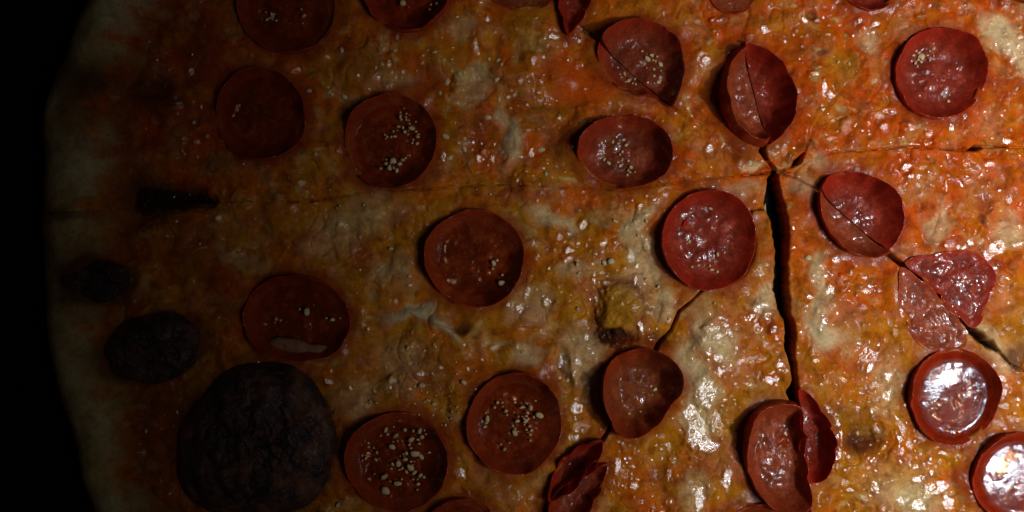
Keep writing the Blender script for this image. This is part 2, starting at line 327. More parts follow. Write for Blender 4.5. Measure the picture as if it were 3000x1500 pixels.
P(ell(1165,1350,150,146,0,.02,18), 50, 'pepperoni cup heaped with pale crumbs at the bottom, right of the big burnt bubble', mat=1, oil=.4,
  crumbs=[(1130,1260,13),(1158,1278,17),(1186,1262,12),(1147,1310,15),(1203,1290,14),(1198,1305,12),(1228,1265,13),(1236,1282,13),(1215,1332,19),(1233,1340,13),(1165,1360,18),(1187,1348,13),(1203,1372,18),(1190,1385,12),(1123,1398,15),(1163,1418,20),(1130,1440,19),(1145,1375,9),(1230,1395,11),(1225,1420,9),(1100,1348,10),(1103,1328,9),(1070,1345,8),(1068,1295,7),(1170,1232,8),(1190,1330,9),(1215,1385,9)])
P(o19, 80, 'deep curled pepperoni cup below the dark blistered cheese spot', mat=1, oil=.2, fl=.62, crumbs=[(1845,1215,9),(1880,1210,10),(1922,1143,9)])
P(o20a, 52, 'larger left half of the pepperoni split by the wide cut, with shiny ring', mat=3, lean=.10, fl=.80, z=20, tilt=(0,-.03), crumbs=[(2342,1462,10)])
P(o20b, 56, 'thin crescent of the pepperoni split by the wide cut, lying right of it', mat=2, fl=.62, tilt=(0,.05))
P(o21a, 50, 'dark hollow back of the folded pepperoni at the bottom edge', mat=2, fl=.4, z=-8)
P(o21b, 44, 'front flap of the folded pepperoni cut off by the bottom edge', mat=0, fl=.55, lean=.1, z=4)
P(ell(1357,1570,116,112,0,.02,22), 40, 'pepperoni whose top rim only shows at the bottom edge, left of the middle', mat=1, oil=.4)
P(ell(2232,1576,112,102,0,.02,23), 40, 'pepperoni whose top rim only shows at the bottom edge, under the split one', mat=1, oil=.4)
P(ell(2547,-62,92,96,0,.02,24), 30, 'pepperoni whose lower rim only shows at the top edge, right of the tall folded one', mat=2, oil=.2)
P(ell(2150,-30,72,74,0,.03,25), 10, 'small flat pepperoni showing at the top edge above the tall folded one', mat=3, fl=.9, z=22)
P(ell(3000,-62,76,80,0,.02,26), 24, 'pepperoni sliver in the top right corner', mat=2, oil=.2)

def polar(pts):
    a = np.array(pts, float); cx, cy = a[:, 0].mean(), a[:, 1].mean()
    th = np.arctan2(a[:, 1] - cy, a[:, 0] - cx); r = np.hypot(a[:, 0] - cx, a[:, 1] - cy)
    o = np.argsort(th); th, r = th[o], r[o]
    th = np.concatenate([th - 2 * np.pi, th, th + 2 * np.pi]); r = np.concatenate([r, r, r])
    fine = np.linspace(-np.pi, np.pi, 241); rf = np.interp(fine, th, r)
    k = np.array([1, 2, 3, 2, 1.]) / 9.; rp = np.concatenate([rf[-5:-1], rf, rf[1:5]])
    rf = np.convolve(rp, k, 'same')[4:-4]
    return cx, cy, fine, rf
for d in PEPS: d['pol'] = polar(d['pts'])

# ---- height of the surface
wxn = 16 * fbm(X, Y, 90, 2, 41); wyn = 16 * fbm(X, Y, 90, 2, 47)
XW, YW = X + wxn, Y + wyn
TH = np.arctan2(Y - CY, X - CX); RAD = np.hypot(X - CX, Y - CY)
RO = rim_R(TH) + 6 * pn(TH * 14, TH * 0 + 3.3, 5) + 1.5 * pn(TH * 90, TH * 0 + 1.3, 9)
EDGE = RO - RAD                                   # distance inwards from the outer edge
rimW = 250 + 40 * pn(TH * 9, TH * 0, 21) - 45 * ss(700, 1300, Y) * (X < 1200)
t = EDGE / rimW
rimz = 165 * np.sqrt(np.clip(1 - (2 * np.clip(t, 0, 1) - 1) ** 2, 0, 1)) * (1 + .10 * fbm(X, Y, 160, 2, 61))
inner = ss(0.62, 1.25, t)
lump = 16 * fbm(X, Y, 170, 2, 1) + 9.5 * fbm(X + .4 * wxn, Y + .4 * wyn, 66, 2, 4) + 2.0 * fbm(X, Y, 22, 2, 7) * (.2 + 1.1 * ss(-.2, .4, fbm(X, Y, 130, 2, 19)))
ridge = np.abs(pn(XW / 75, YW / 75, 14)); wr = np.exp(-(ridge / .07) ** 2)
lump = lump - 4 * wr * ss(-.1, .3, fbm(X, Y, 200, 2, 33))
base = 72 + lump
smax = .5 * (rimz + base + np.sqrt((rimz - base) ** 2 + 20. ** 2))
r2 = np.where(t > .5, smax, rimz + (smax - rimz) * ss(.2, .5, t))
H = base * inner + r2 * (1 - inner)
H = H + (1 - inner) * (8 * fbm(X, Y, 110, 3, 71)) + 20 * np.exp(-(((X - 320) / 110) ** 2 + ((Y - 262) / 58) ** 2)) * (1 - inner)
RIM = (1 - inner)

def seg_dist(pts):
    best = np.full(X.shape, 1e9); w = np.zeros(X.shape); dp = np.zeros(X.shape)
    for (x0, y0, w0, d0), (x1, y1, w1, d1) in zip(pts[:-1], pts[1:]):
        dx, dy = x1 - x0, y1 - y0; L = dx * dx + dy * dy
        u = np.clip(((X - x0) * dx + (Y - y0) * dy) / L, 0, 1)
        d = np.hypot(X - x0 - u * dx, Y - y0 - u * dy)
        k = d < best; best = np.where(k, d, best); w = np.where(k, w0 + (w1 - w0) * u, w); dp = np.where(k, d0 + (d1 - d0) * u, dp)
    return best, w, dp
cutfac = np.ones(X.shape); GAP = np.zeros(X.shape, bool); nearcut = np.zeros(X.shape)
edge_n = 5 * fbm(X, Y, 60, 2, 81) + 3 * pn(X / 18, Y / 18, 83)
for nme, pts in CUTS.items():
    d, w, dp = seg_dist(pts)
    ww = w + edge_n * np.clip(w / 10, .15, 1.0)
    roll = 5 + 7 * np.clip(w / 12, 0, 1)
    e = np.clip((d - ww) / roll, 0, 1); e = np.sqrt(1 - (1 - e) ** 2)
    cutfac = np.minimum(cutfac, 1 - dp * (1 - e)); GAP |= (d < ww - 2.5) & (dp > .85)
    nearcut = np.maximum(nearcut, dp * np.exp(-(d / 40) ** 2) * ss(2, 10, w))

# blobs: x, y, rx, ry, angle(deg)
def blob(x, y, rx, ry, ang=0, soft=.5, warp=1.0):
    a = math.radians(ang); bx = X + wxn * warp - x; by = Y + wyn * warp - y
    u = (bx * math.cos(a) + by * math.sin(a)) / rx; v = (-bx * math.sin(a) + by * math.cos(a)) / ry
    return 1 - ss(1 - soft, 1 + soft, np.sqrt(u * u + v * v))

# raised melted strands and sunken spots
for (x, y, rx, ry, a, hgt) in [(1190,922,60,14,-12,12),(1260,930,45,14,15,12),(1305,962,40,14,42,12),(1500,430,22,60,15,10),(1470,470,26,40,0,8),(700,770,70,16,25,9),
        (2480,780,30,60,20,8),(2410,950,30,70,-20,10),(2090,960,60,80,-30,10),(1610,640,55,22,25,9),(1880,650,26,55,40,9),(2930,100,70,34,40,11),(2960,1180,60,40,0,8),(2250,900,30,60,0,8),
        (1700,780,40,30,-20,8),(1950,900,22,30,0,8),(480,640,120,26,-30,10),(2440,590,25,18,0,0)]:
    H = H + hgt * blob(x, y, rx, ry, a, .7, .5)
for (x, y, rx, ry, a, dep) in [(2530,1290,55,42,10,26),(1655,1080,16,60,-5,16),(2135,870,26,40,0,10),(2165,440,30,22,0,14),(1640,430,38,48,0,14),(2375,45,14,12,0,12),(2310,200,9,9,0,10),(2868,640,14,12,30,10),(2960,880,50,20,-20,12),
        (1130,1080,55,45,0,10),(1350,962,30,10,0,12),(1920,1000,26,18,0,18),(2990,1050,26,30,0,16),(1290,1190,24,60,0,10),(460,255,34,26,10,22),(1750,935,20,70,10,14)]:
    H = H - dep * blob(x, y, rx, ry, a, .6, .5)
# browned cheese bubble with a burnt, sunken foot
rb = np.hypot((X + .5 * wxn - 1815) / 72, (Y + .5 * wyn - 905) / 76)
H = H + 26 * np.sqrt(np.clip(1 - rb ** 2, 0, 1)) + 2.5 * (1 - ss(.7, 1.1, rb)) * fbm(X, Y, 14, 2, 95)
foot = 1 - ss(.55, 1.15, np.hypot((X + .8 * wxn - 1804) / 66, (Y + .8 * wyn - 990) / 34) + .25 * fbm(X, Y, 20, 2, 97))
H = H - 14 * foot + 9 * foot * fbm(X, Y, 16, 3, 99)
# wedge shaped tear in the crust where the left cut meets it
tear = np.exp(-((Y - 586 - 8 * pn(X / 40, Y / 40, 3)) / (8 + 62 * np.clip((640 - X) / 260, 0, 1) ** 0.8)) ** 2) * ss(350, 420, X) * (1 - ss(600, 650, X))
H = np.where(tear > .02, np.maximum(H - 60 * tear, np.minimum(H, 40)), H) + tear * 6 * fbm(X, Y, 26, 3, 93)
# smooth oily pools
POOL = np.zeros(X.shape)
for (x, y, rx, ry, a) in [(1690,240,110,75,25),(1700,1130,40,110,15),(1830,1390,120,80,20),(1860,30,120,45,0),(2290,80,110,60,0),(1780,310,70,40,0),(2360,1180,70,60,0),(2420,620,40,90,-30),(2470,480,90,26,15),
        (2580,620,70,60,0),(640,300,60,90,0),(580,200,60,60,0),(2870,540,90,70,0),(2420,1080,70,70,0)]:
    POOL = np.maximum(POOL, blob(x, y, rx, ry, a, .6, 1.3))
H = H - POOL * (0.6 * 8 * fbm(X + .4 * wxn, Y + .4 * wyn, 66, 2, 4)) * inner

# small tilted patches of oily cheese that face between the lamp and the viewer, each at its own spot
FILM = np.zeros(X.shape)
GLINTS = """1622,108,14,9 1627,90,8,6 1700,120,9,8 1722,95,8,6 1783,46,8,4 1810,50,10,4,-30 1563,180,8,14 1655,130,8,7 1525,240,9,8 1507,278,6,14,40 1640,343,6,9 1885,304,16,4,-12 1817,300,7,6 1895,340,8,4 1925,345,6,5 1555,450,10,9 1980,462,12,6
2047,62,8,9 2075,40,8,12 2110,62,26,8 2060,168,20,20 2072,178,14,10 2036,238,12,14 2198,110,11,9 2241,87,10,14 2278,158,8,5 2133,153,6,7 2358,58,10,5 2395,60,8,6 2415,262,9,26 2435,278,9,12 2385,218,14,6 2340,265,10,4 2482,372,20,24 2440,405,16,8 2340,380,14,12 2178,430,18,5,30 2298,440,9,16 2280,460,8,10 2080,435,12,16 2170,475,6,12 2040,372,10,8 2085,355,10,6
2508,27,12,8 2575,30,18,5,-20 2700,50,12,10 2690,75,16,8 2838,18,8,8 2948,12,14,14 2595,98,6,9 2512,62,10,10 2565,70,8,8 2605,325,22,10 2575,340,14,10 2665,372,12,12 2720,390,12,14 2590,370,12,10 2640,405,12,6 2715,420,14,6 2580,437,20,5,-20 2670,425,22,5 2945,416,16,8,-20 2900,480,14,9 2705,490,10,6 2655,490,14,14 2950,155,10,10 2965,178,10,8 2985,112,10,6 2870,145,10,6 2785,375,8,8 2825,340,6,8
2690,517,8,8 2665,516,10,5 2773,545,4,18 2645,595,9,5,-30 2783,708,14,20 2815,732,18,4,-25 2845,713,12,5,20 2893,750,8,16,-20 2920,725,20,24 2985,715,14,5,-25 2535,805,9,16 2550,852,16,9 2530,900,12,12 2615,955,10,18,-25 2625,980,8,10 2940,655,12,8 2960,590,10,8
2178,567,6,8 2118,890,6,22 2115,932,20,5 2132,965,7,24,-15 2080,960,20,10 2100,985,14,9 2220,800,16,12 2230,905,30,16 2200,930,22,12 2250,930,12,20 2220,960,16,14 2265,965,10,12 2275,990,8,8 2425,740,16,8,20 2445,760,10,10 2470,820,14,14 2435,850,14,20 2375,870,10,6 2440,895,10,8 2420,940,12,8
2075,1030,10,16 2100,1050,14,8 2115,1080,12,18 2170,1058,9,8 2210,1055,40,12,-10 2285,1075,10,16,-20 2300,1085,18,6 2225,1105,7,16 2262,1115,22,14 2195,1128,8,8 2145,1165,8,12,-20 2070,1150,30,40 2065,1190,20,16 2020,1210,18,24 2040,1260,30,60 2100,1240,18,40 2080,1310,30,20 2130,1400,12,36,10 2050,1460,14,40 2390,1055,10,7 2470,1110,12,5,20 2475,1415,14,12 2490,1435,12,8
2424,1196,6,14,-40 2440,1214,6,14,-35 2454,1240,6,16,-25 2466,1268,6,16,0 2464,1300,6,16,8 2454,1334,6,16,22 2440,1366,6,12,28
2545,1045,30,22 2548,1080,8,16,30 2565,1130,22,10 2600,1105,14,10 2600,1160,10,20,20 2510,1200,6,10 2555,1205,10,8 2570,1255,14,16 2615,1215,6,14,-20 2640,1255,8,20,-15 2632,1283,7,10 2640,1320,9,12 2665,1300,12,12 2660,1345,10,18 2680,1365,7,7 2590,1310,11,6,-35 2765,1330,14,8,30 2725,1350,8,8 2755,1355,8,10,-30 2730,1385,7,10 2690,1405,20,10 2745,1430,34,22 2560,1430,10,24,25 2540,1460,18,14 2650,1470,26,12 2590,1490,12,14 2690,1480,24,16 2780,1470,20,20 2940,1190,14,8 2960,1225,12,10 2982,1230,6,6 2955,1140,10,16 2940,1110,14,8 2870,1315,16,6,-40
1645,1075,8,36 1640,1100,8,14 1690,1062,10,6 1732,1090,14,9 1742,1110,5,12,-15 1728,1140,9,12 1715,1180,10,12 1690,1200,18,16 1700,1255,30,20 1680,1280,18,9 1815,1330,6,8 1808,1365,9,24,15 1790,1415,6,12,30 1775,1435,9,12 1860,1320,4,10 1852,1368,8,5 1940,1280,8,12 1925,1305,4,9 1972,1350,10,7 1960,1390,9,18 1860,1425,14,7 1570,1465,14,12 1880,1475,6,8 1960,1470,10,8
1640,693,8,12 1710,658,12,14 1875,608,7,12 1925,590,9,12 1895,715,8,16 1765,715,14,8 1665,740,10,18 1665,760,14,9 1545,855,6,26,15 1555,810,8,16,15 1520,905,12,9 1605,885,12,12 1765,800,16,5 1780,830,16,9 1748,880,5,16,12 1862,910,8,8 1875,955,6,22,-25 1910,990,12,4,15 1863,825,6,18 1865,860,7,12 1740,820,6,20 1720,985,6,14 1705,945,14,14 1850,750,10,20 1960,940,8,12 1560,710,8,10 1545,695,10,5
1428,55,5,10 1490,285,8,6 1430,445,24,9 1445,465,8,14 1405,465,12,8 1300,455,8,10 1145,255,18,12 1105,225,10,14 1140,185,8,8 1395,135,8,14 1000,440,8,16 1165,108,4,10,-20 1000,660,14,10 1160,880,6,8 1450,1020,14,8 1345,1385,20,14 1150,1115,12,9 1235,1095,12,6 865,208,12,9 560,210,9,11 885,535,12,8 570,360,10,5,30 575,415,9,6 610,400,7,7 930,840,10,6 1210,1010,9,6 1080,1190,12,10 960,1120,12,8 640,640,10,6 720,480,12,8"""
def half_slope(x, y, z=75):
    c = np.array([1500 - x, 750 - y, CAM_H + 75 - z], float); l = np.array([LAMP[0] - x, LAMP[1] - y, LAMP[2] - z], float)
    h = c / np.linalg.norm(c) + l / np.linalg.norm(l); return h[0] / h[2], h[1] / h[2]
H2 = H.reshape(NY, NX); F2 = FILM.reshape(NY, NX)
_toks = GLINTS.split(); _rg = random.Random(31); _base = [[float(k) for k in t_.split(',')][:2] for t_ in _toks]
for k in range(2200):
    if k % 3:
        bx_, by_ = _rg.choice(_base); sx_, sy_ = bx_ + _rg.gauss(0, 46), by_ + _rg.gauss(0, 46)
    else: sx_, sy_ = _rg.uniform(420, 3020), _rg.uniform(-20, 1520)
    r_ = _rg.uniform(1.0, 3.6); _toks.append('%.1f,%.1f,%.1f,%.1f,%.0f' % (sx_, sy_, r_ * _rg.uniform(.8, 2.0), r_, _rg.uniform(-90, 90)))
for tok in _toks:
    v = [float(k) for k in tok.split(',')]; x, y, rx, ry = v[:4]; an = math.radians(v[4] if len(v) > 4 else 0)
    ext = max(rx, ry) * 1.9 + 6
    i0, i1 = np.searchsorted(gx, [x - ext, x + ext]); j0, j1 = np.searchsorted(gy, [y - ext, y + ext])
    dx = PX[j0:j1, i0:i1] - x; dy = PY[j0:j1, i0:i1] - y
    wob_ = 1 + .35 * pn(PX[j0:j1, i0:i1] / 16, PY[j0:j1, i0:i1] / 16, 77)
    u = (dx * math.cos(an) + dy * math.sin(an)) / (rx + 2); w_ = (-dx * math.sin(an) + dy * math.cos(an)) / (ry + 2)
    rho = np.sqrt(u * u + w_ * w_) * wob_; win = 1 - ss(.75, 1.5, rho)
    sub = H2[j0:j1, i0:i1]; hx, hy = half_slope(x, y)
    if sub.size == 0: continue
    cen = (sub * win).sum() / max(win.sum(), 1e-6)
    H2[j0:j1, i0:i1] = sub + .88 * win * (cen + 1.5 - hx * dx - hy * dy - sub)
    F2[j0:j1, i0:i1] = np.maximum(F2[j0:j1, i0:i1], (.55 + .45 * math.sin(x * 1.7 + y)) * (1 - ss(.7, 1.25, rho)))
H = H2.ravel(); FILM = F2.ravel()

# bed each pepperoni into the cheese
for d in PEPS:
    cx, cy, fa, fr = d['pol']; r = np.hypot(X - cx, Y - cy)
    d['z0'] = 72 + .6 * (np.median(H[r < max(fr.min(), 30)]) - 72)
MOAT = np.zeros(X.shape); UNDER = np.zeros(X.shape)
for d in PEPS:
    cx, cy, fa, fr = d['pol']; mr = fr.max() + 110
    sel = np.where((abs(X - cx) < mr) & (abs(Y - cy) < mr))[0]
    th = np.arctan2(Y[sel] - cy, X[sel] - cx); r = np.hypot(X[sel] - cx, Y[sel] - cy); q = r - np.interp(th, fa, fr)
    k = np.where(q < fr.mean() * .95)[0]
    mean = d['z0']
    f = 1 - ss(10, 60, q)
    H[sel] = H[sel] * (1 - f) + (.45 * H[sel] + .55 * (mean + 3)) * f
    f = 1 - ss(-30, -8, q)
    H[sel] = H[sel] * (1 - f) + np.minimum(H[sel], mean - 50) * f
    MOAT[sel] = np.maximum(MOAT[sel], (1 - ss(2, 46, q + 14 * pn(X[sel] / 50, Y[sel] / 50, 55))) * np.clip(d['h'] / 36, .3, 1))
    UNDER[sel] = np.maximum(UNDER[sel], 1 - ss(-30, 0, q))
Z = H * cutfac
Z = np.where(EDGE <= 0, 0, Z)

# ---- colour of the food (shade painted in at the cuts and under the pepperoni)
C = lambda *c: np.array(c, float)
YEL, ORA, RED, CRE, PIN, BRO, DAR, CHA, TAN, PALE = C(.42,.148,.006), C(.49,.068,.003), C(.25,.034,.007), C(.52,.35,.12), C(.44,.14,.045), C(.18,.050,.008), C(.07,.018,.008), C(.012,.007,.005), C(.38,.255,.09), C(.48,.37,.19)
ctrl = np.array([(2700,300,.85),(2900,600,.75),(2500,480,1),(2400,150,.85),(2100,100,.8),(1700,250,.55),(1650,100,.5),(2350,800,.75),(2200,450,.7),(2450,1200,.35),(2600,1400,.1),(2900,1150,.3),(1800,1350,.3),(1500,700,.2),(1600,900,.15),(2100,950,.25),(1300,300,.6),(1500,450,.5),(1200,800,.15),(1300,1050,.3),(1000,600,.25),(600,300,.95),(500,700,.5),(700,1000,.5),(900,200,.4)])
num = np.zeros(X.shape); den = np.zeros(X.shape)
for x, y, v in ctrl:
    w = np.exp(-((X - x) ** 2 + (Y - y) ** 2) / (2 * 190. ** 2)) + 1e-6; num += w * v; den += w
OW = np.clip(num / den - .08 + .14 * ss(2150, 2500, X) * (1 - .6 * ss(1000, 1300, Y)) + .55 * fbm(XW, YW, 110, 3, 101), 0, 1)
F = YEL[None] * (1 - OW[:, None]) + ORA[None] * OW[:, None]
def lay(F, col, m): return F * (1 - m[:, None]) + col[None] * m[:, None]
nA = fbm(XW, YW, 85, 3, 111); nB = fbm(XW, YW, 70, 3, 121); nC = fbm(XW, YW, 60, 3, 131); nD = fbm(XW, YW, 30, 3, 141); nE = fbm(XW, YW, 46, 3, 151)
np_mask = 1 - .8 * POOL
F = lay(F, CRE, .42 * ss(.28, .62, nA) * (1 - .55 * OW) * np_mask)
F = lay(F, PIN, .62 * ss(.25, .55, nB) * np_mask)
F = lay(F, RED, .60 * ss(.32, .62, nC) * (.4 + .6 * OW))
F = lay(F, BRO, .42 * ss(.36, .70, nE))
F = lay(F, YEL * C(1.15, 1.25, 1.2), .5 * ss(.25, .6, -nC) * (1 - .6 * OW))
F = lay(F, CRE * .9, .70 * ss(.40, .70, nD) * np_mask * ss(-.1, .4, nA))
F = lay(F, BRO * .9, .40 * ss(.30, .7, -nD))
CRW = C(.60, .47, .24)
# traced patches
for (x, y, rx, ry, a, col, s) in [
    (2930,100,80,36,42,CRW,.8),(2990,170,30,50,0,CRW,.6),(2560,125,22,36,-35,CRW,.5),(2640,85,40,26,0,PIN,.5),(2470,190,40,50,0,YEL,.8),(2530,300,26,30,0,PIN,.4),(2930,270,40,36,0,RED,.55),(2900,360,50,40,0,PIN,.6),
    (2690,540,28,34,20,PIN,.6),(2860,580,70,36,-10,PIN,.45),(2880,600,22,46,30,RED,.5),(2940,530,24,40,0,RED,.5),(2960,680,60,44,20,CRW,.55),(2910,640,50,26,0,PIN,.5),(2750,660,36,60,10,CRW,.45),
    (2410,900,24,100,-8,CRW,.65),(2390,960,36,60,-35,CRW,.75),(2440,980,50,36,30,CRW,.5),(2480,920,60,40,30,PIN,.65),(2520,1040,70,45,20,PIN,.45),(2400,780,22,40,0,CRW,.55),(2600,1130,40,80,10,CRW,.35),(2330,680,24,110,3,ORA,.7),(2350,600,46,80,0,RED,.45),
    (2480,1230,60,44,0,YEL*.55,.8),(2535,1292,50,38,0,DAR,.92),(2570,1285,20,22,0,BRO,.6),(2620,1420,90,60,-20,CRW,.35),(2560,1370,36,24,0,PIN,.6),(2500,1400,60,60,0,YEL,.7),(2640,1390,60,50,0,YEL,.6),(2690,1460,60,50,10,CRW,.6),(2830,1400,28,90,0,RED*1.1,.8),(2820,1330,60,30,-30,YEL,.6),
    (2940,1050,60,60,30,CRW,.5),(2960,960,60,60,0,YEL*.8,.8),(2950,880,44,26,-20,PIN,.6),(2985,1060,26,40,0,DAR,.85),(2880,980,60,26,40,CRW,.55),
    (2090,980,50,90,-35,CRW,.7),(2130,920,60,40,0,PIN,.5),(2245,880,36,50,0,CRW,.75),(2020,1070,36,60,-10,CRW,.7),(2050,1200,50,110,0,CRW,.6),(2160,1100,60,40,0,PIN,.6),(2110,1340,60,60,0,PIN,.5),(2060,1380,60,40,0,RED,.4),(2030,1450,40,60,0,CRW,.4),(2250,960,18,18,0,RED,.85),(2270,1180,60,24,0,CRW,.5),(2170,1180,70,26,-20,YEL,.7),
    (1620,640,70,26,25,CRW,.65),(1870,650,26,60,40,CRW,.65),(1890,760,46,80,-20,CRW,.55),(1950,890,36,44,0,CRW,.65),(1850,830,36,50,0,CRW,.4),(1770,600,70,44,-10,RED,.45),(1700,580,80,40,0,ORA,.6),(1740,860,36,44,0,PIN,.4),(1690,780,60,36,0,CRW,.35),(1550,900,60,50,0,CRW,.35),(1500,560,50,24,0,RED,.6),(1580,560,60,30,0,RED,.45),
    (1745,960,22,80,8,BRO,.85),(1920,1010,40,26,0,BRO*.7,.85),(1700,1050,60,80,0,CRW,.45),(1655,1080,14,60,-4,BRO*.7,.8),(1545,1040,44,30,0,CRW,.5),(1540,1350,40,60,0,YEL,.5),(1560,1460,50,40,0,PIN,.4),(1870,1420,80,70,20,ORA,.5),(1940,1400,30,50,0,BRO,.5),(1960,1260,44,70,0,YEL,.7),
    (1500,430,26,70,10,CRW,.75),(1475,345,24,40,0,CRW,.6),(1640,240,26,44,10,PIN,.55),(1640,430,44,54,0,DAR,.6),(1600,330,70,60,0,BRO,.4),(1530,300,40,60,0,RED,.4),(1700,250,100,60,25,ORA*C(1,.95,.9),.85),(1520,90,50,60,0,YEL*.75,.7),(1400,240,44,40,0,CRW,.65),(1370,280,40,20,0,CRW,.5),(1300,150,70,50,0,YEL,.5),(1240,240,60,44,0,RED,.65),(1400,400,60,70,0,RED,.6),(1450,480,60,40,0,ORA,.6),(1350,70,34,44,0,CRW,.5),(1140,240,60,36,0,CRW,.45),(1050,180,60,70,0,BRO,.45),(1020,290,40,24,20,CRW,.5),
    (1190,922,70,18,-12,PALE,.9),(1262,930,46,18,15,PALE,.9),(1306,965,44,18,42,PALE,.85),(1130,800,70,44,0,CRW,.5),(1080,620,100,60,0,CRW,.35),(1010,680,50,60,0,CRW,.45),(1060,750,36,50,0,RED,.4),(1180,1060,70,70,0,CRW,.5),(1050,1170,60,60,0,CRW,.5),(1280,1100,40,70,0,BRO,.6),(1350,962,36,12,0,DAR,.8),(1380,1090,60,40,0,ORA,.5),(1300,1440,50,40,0,YEL,.6),(1450,1430,60,40,0,BRO,.4),(1000,950,40,40,0,PIN,.4),
    (600,150,80,110,0,RED,.75),(570,240,26,22,0,RED*.6,.7),(520,380,70,60,0,RED,.6),(640,480,70,36,0,BRO,.5),(560,730,80,70,0,BRO,.5),(640,850,40,120,0,RED,.5),(480,1300,60,160,-10,RED*.8,.7),(520,1180,60,60,0,BRO,.7),(700,760,80,24,25,CRW,.5),(930,700,50,50,0,CRW,.5),(880,650,70,40,0,YEL,.5),(2165,440,36,24,0,DAR,.6),(2375,45,16,14,0,DAR,.7),(2310,200,10,10,0,DAR,.8),(2330,150,30,30,0,BRO,.5),(2410,155,14,36,45,DAR,.6),
    (2868,642,18,12,30,DAR,.7),(2240,130,60,40,0,ORA,.5),(2060,200,60,40,0,PIN,.4),(2080,440,40,36,0,PIN,.4),(2200,480,26,16,0,CRW,.6),(2150,560,70,26,0,CRW,.45),(2370,540,50,30,0,CRW,.4),(2400,470,60,20,-10,CRW,.35)]:
    F = lay(F, np.asarray(col), s * (.55 if (col is CRW and x < 1450) else 1.0) * blob(x, y, rx, ry, a, .6, 1.6))
F = lay(F, C(.36, .165, .012), .75 * (1 - ss(.75, 1.0, rb))); F = lay(F, BRO, .7 * np.exp(-((rb - 1.05) / .16) ** 2)); F = lay(F, DAR * .7, np.clip(1.3 * foot, 0, .97))
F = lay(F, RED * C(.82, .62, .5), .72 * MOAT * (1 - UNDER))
F = lay(F, DAR, .9 * UNDER)  # shade below the pepperoni painted in, so split pieces show a dark slit
# crust rim: pale dough, browned on the shoulder and in patches
R0 = np.repeat(TAN[None], len(X), 0)
rn = fbm(X, Y, 150, 3, 161)
R0 = R0 * (1 - .7 * ss(.05, .5, rn)[:, None]) + PALE[None] * (.7 * ss(.05, .5, rn))[:, None]
for (x, y, rx, ry, a, col, s) in [(410,60,90,110,-20,PALE,.85),(270,480,80,70,-10,PALE,.9),(330,420,50,40,0,PALE,.7),(330,265,150,62,8,BRO*.55,.92),(250,350,60,80,0,BRO*.8,.6),(170,560,40,160,0,TAN*.8,.5),(230,630,120,20,-8,BRO*.7,.7),(250,1000,70,130,-10,PALE*C(.95,.9,.75),.75),(330,1300,60,180,-16,PALE*C(.9,.85,.7),.6),(300,820,125,90,0,BRO*.6,.85),(450,1030,170,110,0,BRO*.7,.5)]:
    R0 = lay(R0, np.asarray(col), s * blob(x, y, rx, ry, a, .7, 1.5))
R0 = lay(R0, BRO * C(.9, .9, 1), .78 * (1 - ss(.06, .30, t)))
RM = 1 - ss(.55, 1.02, t + .25 * fbm(X, Y, 70, 3, 171))
F = F * (1 - RM[:, None]) + R0 * RM[:, None]
# browned border between sauce and crust, the tear and the roots of the bubbles
F = lay(F, BRO * .8, .55 * np.exp(-((t - 1.02) / .16) ** 2) * (X < 1500))
F = lay(F, DAR * .6, np.clip(1.3 * tear, 0, .95)); F = lay(F, CHA, np.clip(1.6 * tear - .8, 0, .9))
F = lay(F, DAR, .8 * (1 - ss(30, 95, np.hypot((X - 462) * .9, Y - 278) + 20 * nE)))
for (x, y, rx, ry, a) in [(300,822,106,74,0),(455,1020,164,108,-14),(752,1300,250,256,0)]:
    F = lay(F, BRO * .45, .75 * blob(x, y, rx, ry, a, .18, .8))
# cut sides: dark brown, the shade inside the gaps painted into the colour
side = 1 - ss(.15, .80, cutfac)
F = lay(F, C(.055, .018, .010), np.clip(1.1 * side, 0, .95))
F = lay(F, YEL * C(1, .9, 1), .35 * nearcut * (1 - np.clip(side * 4, 0, 1)))
F = np.clip(F, 0.004, .8)
WET = (1 - RM) * np.clip(.75 + .5 * fbm(X, Y, 120, 2, 181) + .35 * POOL, .2, 1.1)

# ---- split the surface into eight slices along the cuts
def pip(poly):
    ins = np.zeros(X.shape, bool); n = len(poly)
    for i in range(n):
        x0, y0 = poly[i]; x1, y1 = poly[(i + 1) % n]
        if y0 == y1: continue
        c = ((y0 > Y) != (y1 > Y)) & (X < (x1 - x0) * (Y - y0) / (y1 - y0) + x0); ins ^= c
    return ins
def slice_poly(a, b, radius=None, inset=0.0):
    pa = [p[:2] for p in CUTS[a]]; pb = [p[:2] for p in CUTS[b]]
    if b == 'll' : pb = [HUB] + pb
    if a == 'll' : pa = [HUB] + pa
    ta = math.atan2(pa[-1][1] - CY, pa[-1][0] - CX); tb = math.atan2(pb[-1][1] - CY, pb[-1][0] - CX)
    while tb < ta: tb += 2 * math.pi
    arc = []
    for k in range(13):
        th = ta + (tb - ta) * k / 12; r = radius(th) if radius else RR * 1.5
        arc.append((CX + r * math.cos(th), CY + r * math.sin(th)))
    if radius:
        pa = [p for p in pa if math.hypot(p[0] - CX, p[1] - CY) < radius(math.atan2(p[1] - CY, p[0] - CX)) - 5]
        pb = [p for p in pb if math.hypot(p[0] - CX, p[1] - CY) < radius(math.atan2(p[1] - CY, p[0] - CX)) - 5]
    return pa + arc + pb[::-1][:-1]
